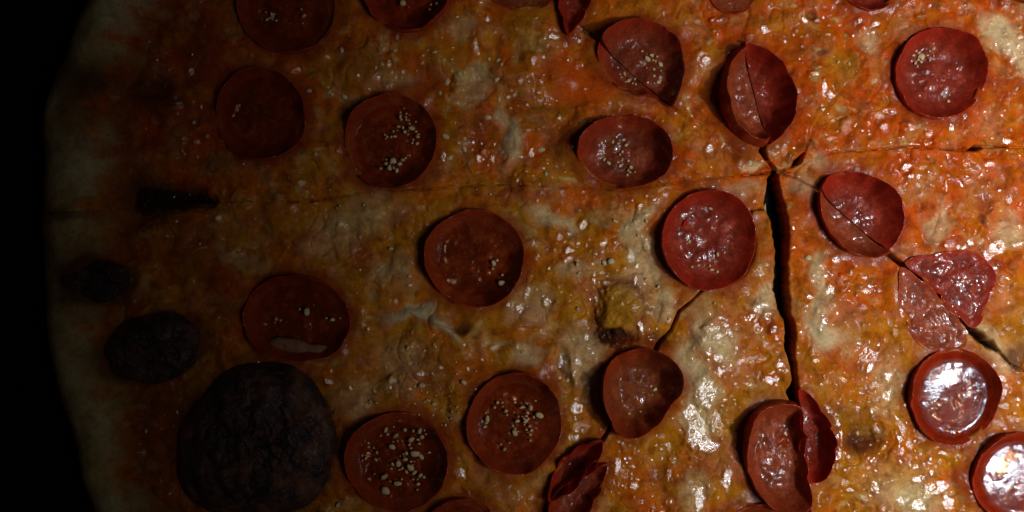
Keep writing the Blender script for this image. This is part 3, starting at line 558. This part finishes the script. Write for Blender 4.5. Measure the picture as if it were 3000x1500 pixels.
SL = [('left','ul','pizza slice at the upper left with browned crust, above the cut that runs left','ul_slice'),
      ('ul','up','pizza slice at the top middle, left of the tall folded pepperoni'),
      ('up','ur','pizza slice at the top between tall split pepperoni and thin diagonal cut'),
      ('ur','right','pizza slice in the top right corner carrying the round red pepperoni cup'),
      ('right','lr','pizza slice at the right edge, above the diagonal cut through two pepperoni'),
      ('lr','down','pizza slice at the lower right, right of the wide dark gap'),
      ('down','ll','pizza slice at the bottom, directly left of the wide dark gap'),
      ('ll','left','pizza slice at the lower left with burnt bubbles on its crust')]
inside = EDGE > -6
label_id = np.full(X.shape, -1)
for i, s in enumerate(SL):
    label_id[pip(slice_poly(s[0], s[1])) & inside] = i
idx = np.arange(NX * NY).reshape(NY, NX)
q = np.stack([idx[:-1, :-1].ravel(), idx[1:, :-1].ravel(), idx[1:, 1:].ravel(), idx[:-1, 1:].ravel()], 1)
lab4 = label_id[q]
fl = lab4.max(1); keep = (lab4.min(1) >= 0) & ~(GAP[q].sum(1) >= 3)
# where a slot opens, give each quad to its own slice only
mixed = (lab4 != lab4[:, :1]).any(1)
q = q[keep]; fl = fl[keep]
OFF = [4, 0, 3, 5, 0, 3, 0, -3]
pan_z = -1.5
tray = bmesh.new(); bmesh.ops.create_grid(tray, x_segments=1, y_segments=1, size=1.0)
me = bpy.data.meshes.new('tray'); 
for v in tray.verts: v.co = Vector((v.co.x * .9, v.co.y * .9, pan_z * S))
tray.to_mesh(me); tray.free()
tag(link('tabletop', me, M_PAN), kind='structure')
SLICES = []
for i, s in enumerate(SL):
    fq = q[fl == i]; used = np.unique(fq); remap = np.full(NX * NY, -1); remap[used] = np.arange(len(used))
    poly = slice_poly(s[0], s[1], radius=lambda th: float(rim_R(np.array([th]))[0]) - 24)
    pc = np.array(poly).mean(0)
    root = link('pizza_slice', None, loc=W(pc[0], pc[1], 0)); tag(root, s[2], 'pizza slice', 'eight slices of one pizza')
    V = np.stack([(X[used] - pc[0]) * S, -(Y[used] - pc[1]) * S, (Z[used] + OFF[i] * cutfac[used] * (EDGE[used] > 20)) * S], 1)
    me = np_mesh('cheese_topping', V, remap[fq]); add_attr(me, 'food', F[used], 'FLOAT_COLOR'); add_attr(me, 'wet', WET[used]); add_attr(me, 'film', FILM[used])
    link('cheese_topping', me, M_CHEESE, root)
    bm = bmesh.new()
    # flat baked base under the topping, kept back from the cuts
    pp = [(p[0] + (pc[0] - p[0]) * .09, p[1] + (pc[1] - p[1]) * .09) for p in poly]
    top = [bm.verts.new(((x - pc[0]) * S, -(y - pc[1]) * S, 22 * S)) for x, y in pp]
    bot = [bm.verts.new(((x - pc[0]) * S, -(y - pc[1]) * S, 0)) for x, y in pp]
    bm.faces.new(top); bm.faces.new(bot[::-1])
    for k in range(len(top)):
        j = (k + 1) % len(top); bm.faces.new((top[k], bot[k], bot[j], top[j]))
    bmesh.ops.recalc_face_normals(bm, faces=bm.faces); me = bpy.data.meshes.new('base_crust'); bm.to_mesh(me); bm.free()
    link('base_crust', me, M_DOUGH, root)
    SLICES.append((root, pc))

def surf_z(x, y):
    i = int(np.clip(np.searchsorted(gx, x), 0, NX - 1)); j = int(np.clip(np.searchsorted(gy, y), 0, NY - 1))
    return float(Z[j * NX + i])

# ------------------------------------------------------------------ burnt and browned bubbles (parts of their slice)
def bubble(name, sl, x, y, rx, ry, ang, hgt, mat, wrinkle, z0, seed, stretch=(1, 1), rings=40, seg=84, label=None, power=.5):
    root, pc = SLICES[sl]
    V = []; Fc = []
    for i in range(rings + 1):
        u = i / rings
        for k in range(seg):
            a = 2 * math.pi * k / seg
            V.append((u, a))
    V = np.array(V); u, a = V[:, 0], V[:, 1]
    rr = 1 + .05 * np.sin(2 * a + seed) + .035 * np.sin(3 * a + seed * 2) + .02 * np.sin(7 * a + seed * 3)
    lx, ly = u * np.cos(a) * rx * rr, u * np.sin(a) * ry * rr
    an = math.radians(ang); gxx = lx * math.cos(an) - ly * math.sin(an); gyy = lx * math.sin(an) + ly * math.cos(an)
    z = hgt * np.clip(1 - u ** 2.6, 0, 1) ** power
    w1 = fbm(gxx * stretch[0], gyy * stretch[1], 62, 3, seed); w2 = 1 - np.abs(fbm(gxx * stretch[0] + 30 * w1, gyy * stretch[1] + 30 * w1, 30, 3, seed + 5))
    z = z + wrinkle * (w1 * .8 + (w2 - .6)) * (1 - u ** 6)
    Vv = np.stack([(x + gxx - pc[0]) * S, -(y + gyy - pc[1]) * S, (z0 + z) * S], 1)
    for i in range(rings):
        for k in range(seg):
            b = (k + 1) % seg
            Fc.append((i * seg + k, (i + 1) * seg + k, (i + 1) * seg + b, i * seg + b))
    me = np_mesh(name, Vv, np.array(Fc)); o = link(name, me, mat, root)
    if label: o['label'] = label
    return o
bubble('burnt_bubble', 7, 752, 1300, 236, 240, 0, 92, M_CHAR, 22, 66, 3, (1.25, .7), power=.75, label='largest burnt bubble, black and wrinkled')
bubble('burnt_bubble', 7, 452, 1020, 152, 96, -14, 50, M_CHAR, 16, 90, 5, (1, 1), power=.75, label='oval burnt bubble on the inner edge of the crust')
bubble('burnt_bubble', 7, 300, 822, 96, 64, 0, 28, M_CHAR, 14, 132, 8, power=.8, label='small dark blister on top of the crust')

# ------------------------------------------------------------------ pepperoni
TOPP = []
crumb_meshes = []
for k in range(12):
    bm = bmesh.new(); r = random.Random(100 + k); sx, sy = r.uniform(1.0, 1.35), r.uniform(.75, 1.0)
    for _ in range(16):
        v = Vector((r.gauss(0, 1), r.gauss(0, 1), r.gauss(0, 1))).normalized() * r.uniform(.8, 1.05)
        bm.verts.new((v.x * sx, v.y * sy, v.z * .75))
    hull = bmesh.ops.convex_hull(bm, input=bm.verts[:])
    bmesh.ops.delete(bm, geom=[g for g in hull['geom_interior'] if isinstance(g, bmesh.types.BMVert)], context='VERTS')
    bmesh.ops.subdivide_edges(bm, edges=bm.edges[:], cuts=1, use_grid_fill=True, smooth=.7)
    for f in bm.faces: f.smooth = True
    me = bpy.data.meshes.new('cheese_crumb'); bm.to_mesh(me); bm.free(); me.materials.append(M_CRUMB); crumb_meshes.append(me)
def crumb(x, y, r, z, label, group):
    o = bpy.data.objects.new('cheese_crumb', rnd.choice(crumb_meshes)); COL.objects.link(o)
    o.location = W(x, y, z + r * .45); s = r * S
    o.scale = (s, s * rnd.uniform(.8, 1.05), s * rnd.uniform(.7, .95)); o.rotation_euler = (0, 0, rnd.uniform(0, 6.28))
    tag(o, label, 'cheese crumb', group)

NSEG = 112
def bearing(dx, dy, r):
    if math.hypot(dx, dy) < .28 * r: return 'centre'
    return ['right', 'lower right', 'bottom', 'lower left', 'left', 'upper left', 'top', 'upper right'][int(((math.atan2(dy, dx) + math.pi / 8) % (2 * math.pi)) / (math.pi / 4))]
def pep_u0(fl): return fl * .66
PEXP = 2.1
def pep_profile(fl, lean):
    u0 = pep_u0(fl); top = [(0, .0)]
    for k in range(1, 29):
        u = 0.976 * (k / 28) ** .85; top.append((u, max(0, (u - u0) / (.976 - u0)) ** PEXP))
    top += [(.984, 1.03), (.992, 1.03), (.998, .98), (1.0, .92)]
    out = [(1.0, .75), (.998, .5), (.992, .25), (.985, 0.02), (.97, -.12), (.9, -.2), (.5, -.2), (0, -.2)]
    ntop = len(top); prof = top + out
    res = []
    for i, (u, v) in enumerate(prof):
        if lean and u > fl * .8:
            f = max(0, min(1, (v + .1))); u = u * (1 - lean * f * .55) if i < ntop else u * (1 - lean * f * .55)
        res.append((u, v))
    return res, ntop
def build_pep(i, d):
    cx, cy, fa, fr = d['pol']; r = random.Random(i * 13 + 5)
    prof, ntop = pep_profile(d['fl'], d['lean']); n = len(prof)
    th = np.linspace(-np.pi, np.pi, NSEG, endpoint=False); R = np.interp(th, fa, fr) * (1 + .014 * pn(np.cos(th) * 3 + i * 5, np.sin(th) * 3, 3) + .008 * pn(np.cos(th) * 8 + i * 5, np.sin(th) * 8, 5))
    h = d['h'] * (1 + d['wob'] * (.6 * np.sin(th * 2 + r.uniform(0, 6)) + .4 * np.sin(3 * th + r.uniform(0, 6)) + .22 * np.sin(7 * th + r.uniform(0, 6)) + .12 * np.sin(13 * th + r.uniform(0, 6))))
    if d['low']:
        a0, wdt, amt = d['low']; da = np.abs((th - a0 + np.pi) % (2 * np.pi) - np.pi); h = h * (1 - amt * np.exp(-(da / wdt) ** 4))
    U = np.array([p[0] for p in prof])[:, None]; Vv = np.array([p[1] for p in prof])[:, None]
    x = U * R[None] * np.cos(th)[None]; y = U * R[None] * np.sin(th)[None]
    thick = d['thick']
    z = np.where(Vv >= 0, Vv * h[None], Vv * thick / .2 * .9)
    nz = 3.0 * fbm(x + cx, y + cy, 30, 3, 200 + i) + 4.5 * fbm(x + cx, y + cy, 110, 2, 220 + i)
    z = z + nz * (np.arange(n)[:, None] < ntop + 2)
    # fine irregular rim
    rimm = np.exp(-((Vv - 1) / .25) ** 2) * (U > .8)
    jit = 1.2 * pn(th * 22, th * 0 + i * 3.1, 3)[None] + .8 * pn(th * 45, th * 0 + i * 1.1, 7)[None]
    z = z + rimm * jit * min(3.6, d['h'] / 14)
    z = z + x * d['tilt'][1] + y * d['tilt'][0]
    z = np.maximum(z, -thick)
    z0 = d['z0'] + d['z'] - 23
    verts = np.stack([x * S, -y * S, z * S], -1).reshape(-1, 3)
    k = np.arange(NSEG); k2 = (k + 1) % NSEG; faces = []
    for j in range(n - 1):
        faces.append(np.stack([j * NSEG + k, (j + 1) * NSEG + k, (j + 1) * NSEG + k2, j * NSEG + k2], 1))
    me = np_mesh('pepperoni_slice', verts, np.concatenate(faces))
    wall = np.clip((np.abs(U) - d['fl'] * .75) / (1 - d['fl'] * .75), 0, 1) ** 1.3 * np.ones((1, NSEG)); wall[ntop:] = 1
    if d['h'] < 15: wall = wall * .6
    add_attr(me, 'wall', wall.ravel())
    add_attr(me, 'rim', (np.exp(-((Vv - 1.0) / .14) ** 2) * (U > .85) * np.ones((1, NSEG)) * (.25 + .75 * (pn(th * 30, th * 0 + i, 3)[None] > -.1)) * (d['h'] > 25)).ravel())
    bm = bmesh.new(); bm.from_mesh(me)
    bmesh.ops.remove_doubles(bm, verts=bm.verts, dist=1e-7)
    if d['cut']:
        (ax, ay), (bx, by), side, gap = d['cut']
        pa = Vector(((ax - cx) * S, -(ay - cy) * S, 0)); pb = Vector(((bx - cx) * S, -(by - cy) * S, 0))
        dr = (pb - pa).normalized(); nrm = Vector((-dr.y, dr.x, 0)) * side     # side 1 keeps the left of a->b seen from above
        co = pa + nrm * gap * S
        geom = bm.verts[:] + bm.edges[:] + bm.faces[:]
        res = bmesh.ops.bisect_plane(bm, geom=geom, dist=1e-8, plane_co=co, plane_no=nrm, clear_inner=True)
        ed = [e for e in res['geom_cut'] if isinstance(e, bmesh.types.BMEdge)]
        try: bmesh.ops.edgeloop_fill(bm, edges=ed)
        except Exception: bmesh.ops.holes_fill(bm, edges=ed)
    bm.normal_update()
    bmesh.ops.recalc_face_normals(bm, faces=bm.faces)
    bm.to_mesh(me); bm.free()
    root = link('pepperoni' if not d['cut'] else 'pepperoni_piece', None, loc=W(cx, cy, z0))
    tag(root, d['label'], 'pepperoni', 'pepperoni on the pizza')
    link('meat_slice', me, M_PEP[d['mat']], root)
    if d['oil'] >= .4:
        lev = d['h'] * d['oil'] * .55 + 3.0
        u0 = pep_u0(d['fl']); ro = R * (u0 + (.976 - u0) * (lev / d['h']) ** (1 / PEXP)) * 1.0
        ov = []; rings = [0, .3, .6, .76, .82, .87, .91, .95, .98, 1.0]
        for u in rings:
            for kk in range(NSEG):
                zz = lev + (5.0 * max(0, (u - .78) / .22) ** 2) + u * ro[kk] * (d['slope'][0] * math.cos(th[kk]) + d['slope'][1] * math.sin(th[kk]))
                ov.append((u * ro[kk] * math.cos(th[kk]) * S, -u * ro[kk] * math.sin(th[kk]) * S, zz * S))
        ff = []
        for j in range(len(rings) - 1):
            for kk in range(NSEG):
                k3 = (kk + 1) % NSEG; ff.append((j * NSEG + kk, (j + 1) * NSEG + kk, (j + 1) * NSEG + k3, j * NSEG + k3))
        om = np_mesh('oil_pool', np.array(ov), np.array(ff))
        bm = bmesh.new(); bm.from_mesh(om); bmesh.ops.remove_doubles(bm, verts=bm.verts, dist=1e-7)
        if d['cut']:
            bmesh.ops.bisect_plane(bm, geom=bm.verts[:] + bm.edges[:] + bm.faces[:], dist=1e-8, plane_co=co, plane_no=nrm, clear_inner=True)
        bm.normal_update(); bmesh.ops.recalc_face_normals(bm, faces=bm.faces)
        if sum(f.normal.z for f in bm.faces) < 0: bmesh.ops.reverse_faces(bm, faces=bm.faces)
        bm.to_mesh(om); bm.free()
        oil = link('oil_pool', om, M_OIL, root)
        d['oilz'] = lev
    cr = d['crumbs']; big = max(cr, key=lambda c: c[2]) if cr else None
    for c in cr:
        x_, y_, r_ = c
        lab = ('largest pale crumb in the ' + d['short']) if c is big else 'pale cheese crumb at the %s of the %s' % (bearing(x_ - cx, y_ - cy, R.mean()), d['short'])
        crumb(x_, y_, r_ * rnd.uniform(.45, .78), z0 + d.get('oilz', 2) - r_ * .25, lab, 'crumbs in the ' + d['short'])
    return root, z0
SHORTS = ['top left dark pepperoni', 'second pepperoni along the top', 'flat sliced pepperoni at top', 'pointed pepperoni piece at top', 'cracked pepperoni', 'lip of the cracked pepperoni', 'tall split pepperoni', 'tall split pepperoni', 'cup with the open lip', 'top right red cup', 'diagonally split red pepperoni', 'diagonally split red pepperoni', 'flat dark red piece', 'flat pale red piece', 'oil brimming cup', 'corner cup with bubbles', 'hidden pepperoni', 'dotted pepperoni by the gap', 'middle dark pepperoni', 'pepperoni with the cheese strip', 'crumbless cup near the crust', 'cup with two crumb clusters', 'cup with the crumb star', 'crumb heaped cup', 'deep curled cup', 'split pepperoni with shiny ring', 'thin pepperoni crescent', 'hollow of the folded pepperoni', 'flap of the folded pepperoni', 'bottom edge pepperoni left of middle', 'bottom edge pepperoni under the split one', 'top edge pepperoni right of the folded one', 'small flat pepperoni at top', 'top right corner sliver']
for d, sh in zip(PEPS, SHORTS): d['short'] = sh
ROOTS = [build_pep(i, d) for i, d in enumerate(PEPS)]

# bubbles floating on the oil of the two brimming cups, and the ring of oil on the split one
def oil_bubble(pi, x, y, r, dome=.55):
    root, z0 = ROOTS[pi]; d = PEPS[pi]; cx, cy = d['pol'][:2]
    V = []; Fq = []; seg = 28
    prof = [(1.25, 0), (1.08, .06), (1.0, .16), (.93, .3), (.8, .42), (.55, .52), (.25, .56), (0, .57)]
    for (u, v) in prof:
        for k in range(seg):
            a = 2 * math.pi * k / seg; V.append(((x - cx + u * r * math.cos(a)) * S, -(y - cy + u * r * math.sin(a)) * S, (d.get('oilz', 0) + .4 + v * r * dome / .55) * S))
    for j in range(len(prof) - 1):
        for k in range(seg): Fq.append((j * seg + k, (j + 1) * seg + k, (j + 1) * seg + (k + 1) % seg, j * seg + (k + 1) % seg))
    me = np_mesh('oil_bubble', np.array(V), np.array(Fq)); bm = bmesh.new(); bm.from_mesh(me); bmesh.ops.recalc_face_normals(bm, faces=bm.faces); bm.to_mesh(me); bm.free()
    pool = next((c for c in root.children if c.name.startswith('oil_pool')), root)
    link('oil_bubble', me, M_OIL, pool)
i10 = next(i for i, d in enumerate(PEPS) if 'brimming' in d['label']); i11 = next(i for i, d in enumerate(PEPS) if 'with bubbles' in d['label'])
for (x, y, r) in [(2930,1365,20),(2962,1332,14),(2957,1434,8),(2945,1345,6)]: oil_bubble(i11, x, y, r)
for (x, y, r) in [(2790,1240,8),(2805,1270,10),(2770,1262,6)]: oil_bubble(i10, x, y, r)
i20 = next(i for i, d in enumerate(PEPS) if 'shiny ring' in d['label'])
PEPS[i20]['oilz'] = 6; oil_bubble(i20, 2303, 1292, 17, .4)

# strip of melted cheese over the lower edge of one pepperoni
def strand(sl, pts, r, z, mat=M_STRAND, flat=.55):
    root, pc = SLICES[sl]; P3 = [Vector(((x - pc[0]) * S, -(y - pc[1]) * S, (z + dz) * S)) for x, y, dz in pts]
    dense = []
    for i in range(len(P3) - 1):
        for k in range(6):
            t_ = k / 6; dense.append(P3[i].lerp(P3[i + 1], t_))
    dense.append(P3[-1]); n = len(dense); seg = 14; V = []; Fq = []
    for i, p in enumerate(dense):
        tg = (dense[min(i + 1, n - 1)] - dense[max(i - 1, 0)]).normalized(); sd = Vector((-tg.y, tg.x, 0)).normalized()
        t_ = i / (n - 1); rr = r * S * (min(1, 5 * t_, 5 * (1 - t_)) ** .5 * .85 + .08) * (1 + .10 * math.sin(i * .7))
        for k in range(seg):
            a = 2 * math.pi * k / seg; V.append(p + sd * rr * math.cos(a) + Vector((0, 0, 1)) * rr * flat * math.sin(a))
    for i in range(n - 1):
        for k in range(seg): Fq.append((i * seg + k, i * seg + (k + 1) % seg, (i + 1) * seg + (k + 1) % seg, (i + 1) * seg + k))
    me = np_mesh('cheese_strand', np.array([tuple(v) for v in V]), np.array(Fq)); link('cheese_strand', me, mat, root)
strand(7, [(782,1012,8),(820,1006,12),(870,1016,14),(920,1030,14),(962,1034,12),(975,1026,8)], 22, 58, flat=.45)

# ------------------------------------------------------------------ loose crumbs on the cheese
LOOSE = [(1124,144,14),(1003,149,13),(1238,184,11),(1222,205,8),(1254,147,8),(1275,155,10),(1300,176,12),(1325,175,11),(1310,238,13),(1345,215,15),(1360,213,10),(1320,217,8),(1290,272,9),(1314,272,6),(1355,262,10),(1340,243,6),(1454,232,11),(1462,290,10),(1430,345,14),(1443,328,8),(1440,300,8),(1306,400,14),(1360,405,12),(1360,435,13),(1318,462,14),(1432,170,10),(1460,175,9),(1400,225,13),
         (960,255,10),(905,265,12),(965,270,10),(1010,285,13),(1120,188,9),(1145,185,7),(1360,1122,13),(1237,1128,14),(1215,1132,9),(1272,1185,13),(1305,1245,9),(1325,1205,7),(1085,1178,9),(1103,1180,7),(1340,1192,6),(990,1480,13),(1200,810,12),(1144,728,11),(1195,1018,10),
         (1585,438,14),(1600,510,12),(1580,540,10),(1803,648,12),(1790,765,22),(1770,770,16),(1693,905,14),(1690,775,9),(1695,800,8),(1533,1032,13),(1893,647,10),(1895,670,9),(1931,840,10),(1895,818,7),(1960,935,9),(1570,55,10),(1680,430,8),(1870,690,7),
         (2195,475,13),(2370,755,16),(2983,258,13),(2990,80,13),(2968,32,10),(2985,112,9),(2900,75,10),(2458,180,8),(2488,186,8),(2445,165,6),(2520,1274,8),(2590,1310,9),(2092,888,8),(2150,372,9),(2680,1365,7),(2985,1225,8),(2935,1225,8)]
for (x, y, r) in LOOSE:
    d = min(PEPS, key=lambda d: math.hypot(d['pol'][0] - x, d['pol'][1] - y))
    b = {'right': 'right of', 'left': 'left of', 'top': 'above', 'bottom': 'below'}.get(bearing(x - d['pol'][0], y - d['pol'][1], 10), bearing(x - d['pol'][0], y - d['pol'][1], 10) + ' of')
    crumb(x, y, r * rnd.uniform(.48, .78), surf_z(x, y), '%s loose cheese crumb %s the %s' % ('big' if r >= 13 else 'small', b, d['short']), 'loose crumbs on the melted cheese')
# finest grains: nobody could count them
gv = []; gf = []
ico = bmesh.new(); bmesh.ops.create_icosphere(ico, subdivisions=1, radius=1.0); ico.verts.ensure_lookup_table()
iv = np.array([tuple(v.co) for v in ico.verts]); itf = np.array([[v.index for v in f.verts] for f in ico.faces]); ico.free()
rg = np.random.RandomState(5); cnt = 0
spots = [(1370,250,150,120,170),(1450,420,90,90,70),(1330,420,70,60,30),(1150,150,120,60,40),(2930,120,80,90,60),(2900,1230,60,30,20),(1300,1180,120,90,40),(2450,190,70,60,25),(1000,500,120,120,30),(2640,1400,160,80,40)]
for (sx_, sy_, dx_, dy_, num_) in spots:
    for _ in range(num_):
        x, y = sx_ + rg.randn() * dx_ * .7, sy_ + rg.randn() * dy_ * .7
        if not (20 < x < 3080 and -60 < y < 1560): continue
        r = rg.uniform(2.2, 5.5); z = surf_z(x, y)
        gi = int(np.clip(np.searchsorted(gx, x), 0, NX - 1)); gj = int(np.clip(np.searchsorted(gy, y), 0, NY - 1))
        if UNDER[gj * NX + gi] > .3 or z < 40: continue
        p = iv * (r * np.array([rg.uniform(.8, 1.3), rg.uniform(.8, 1.2), .5])) + np.array([x, y, z + r * .05])
        gv.append(np.stack([(p[:, 0] - 1500) * S, (750 - p[:, 1]) * S, p[:, 2] * S], 1)); gf.append(itf[:, ::-1] + cnt * len(iv)); cnt += 1
for d, (rt, z0) in zip(PEPS, ROOTS):
    for (cx_, cy_, cr_) in d['crumbs']:
        for _ in range(2):
            a = rg.uniform(0, 6.28); rr_ = cr_ * rg.uniform(.9, 2.2); r = rg.uniform(2.2, 5.0)
            x, y = cx_ + rr_ * math.cos(a), cy_ + rr_ * math.sin(a); z = z0 + d.get('oilz', 3)
            p = iv * (r * np.array([rg.uniform(.8, 1.3), rg.uniform(.8, 1.2), .7])) + np.array([x, y, z + r * .1])
            gv.append(np.stack([(p[:, 0] - 1500) * S, (750 - p[:, 1]) * S, p[:, 2] * S], 1)); gf.append(itf[:, ::-1] + cnt * len(iv)); cnt += 1
me = np_mesh('fine_cheese_grains', np.concatenate(gv), np.concatenate(gf))
tag(link('fine_cheese_grains', me, M_CRUMB), 'tiny pale grains of grated cheese dusted over the pizza', 'grated cheese', kind='stuff')
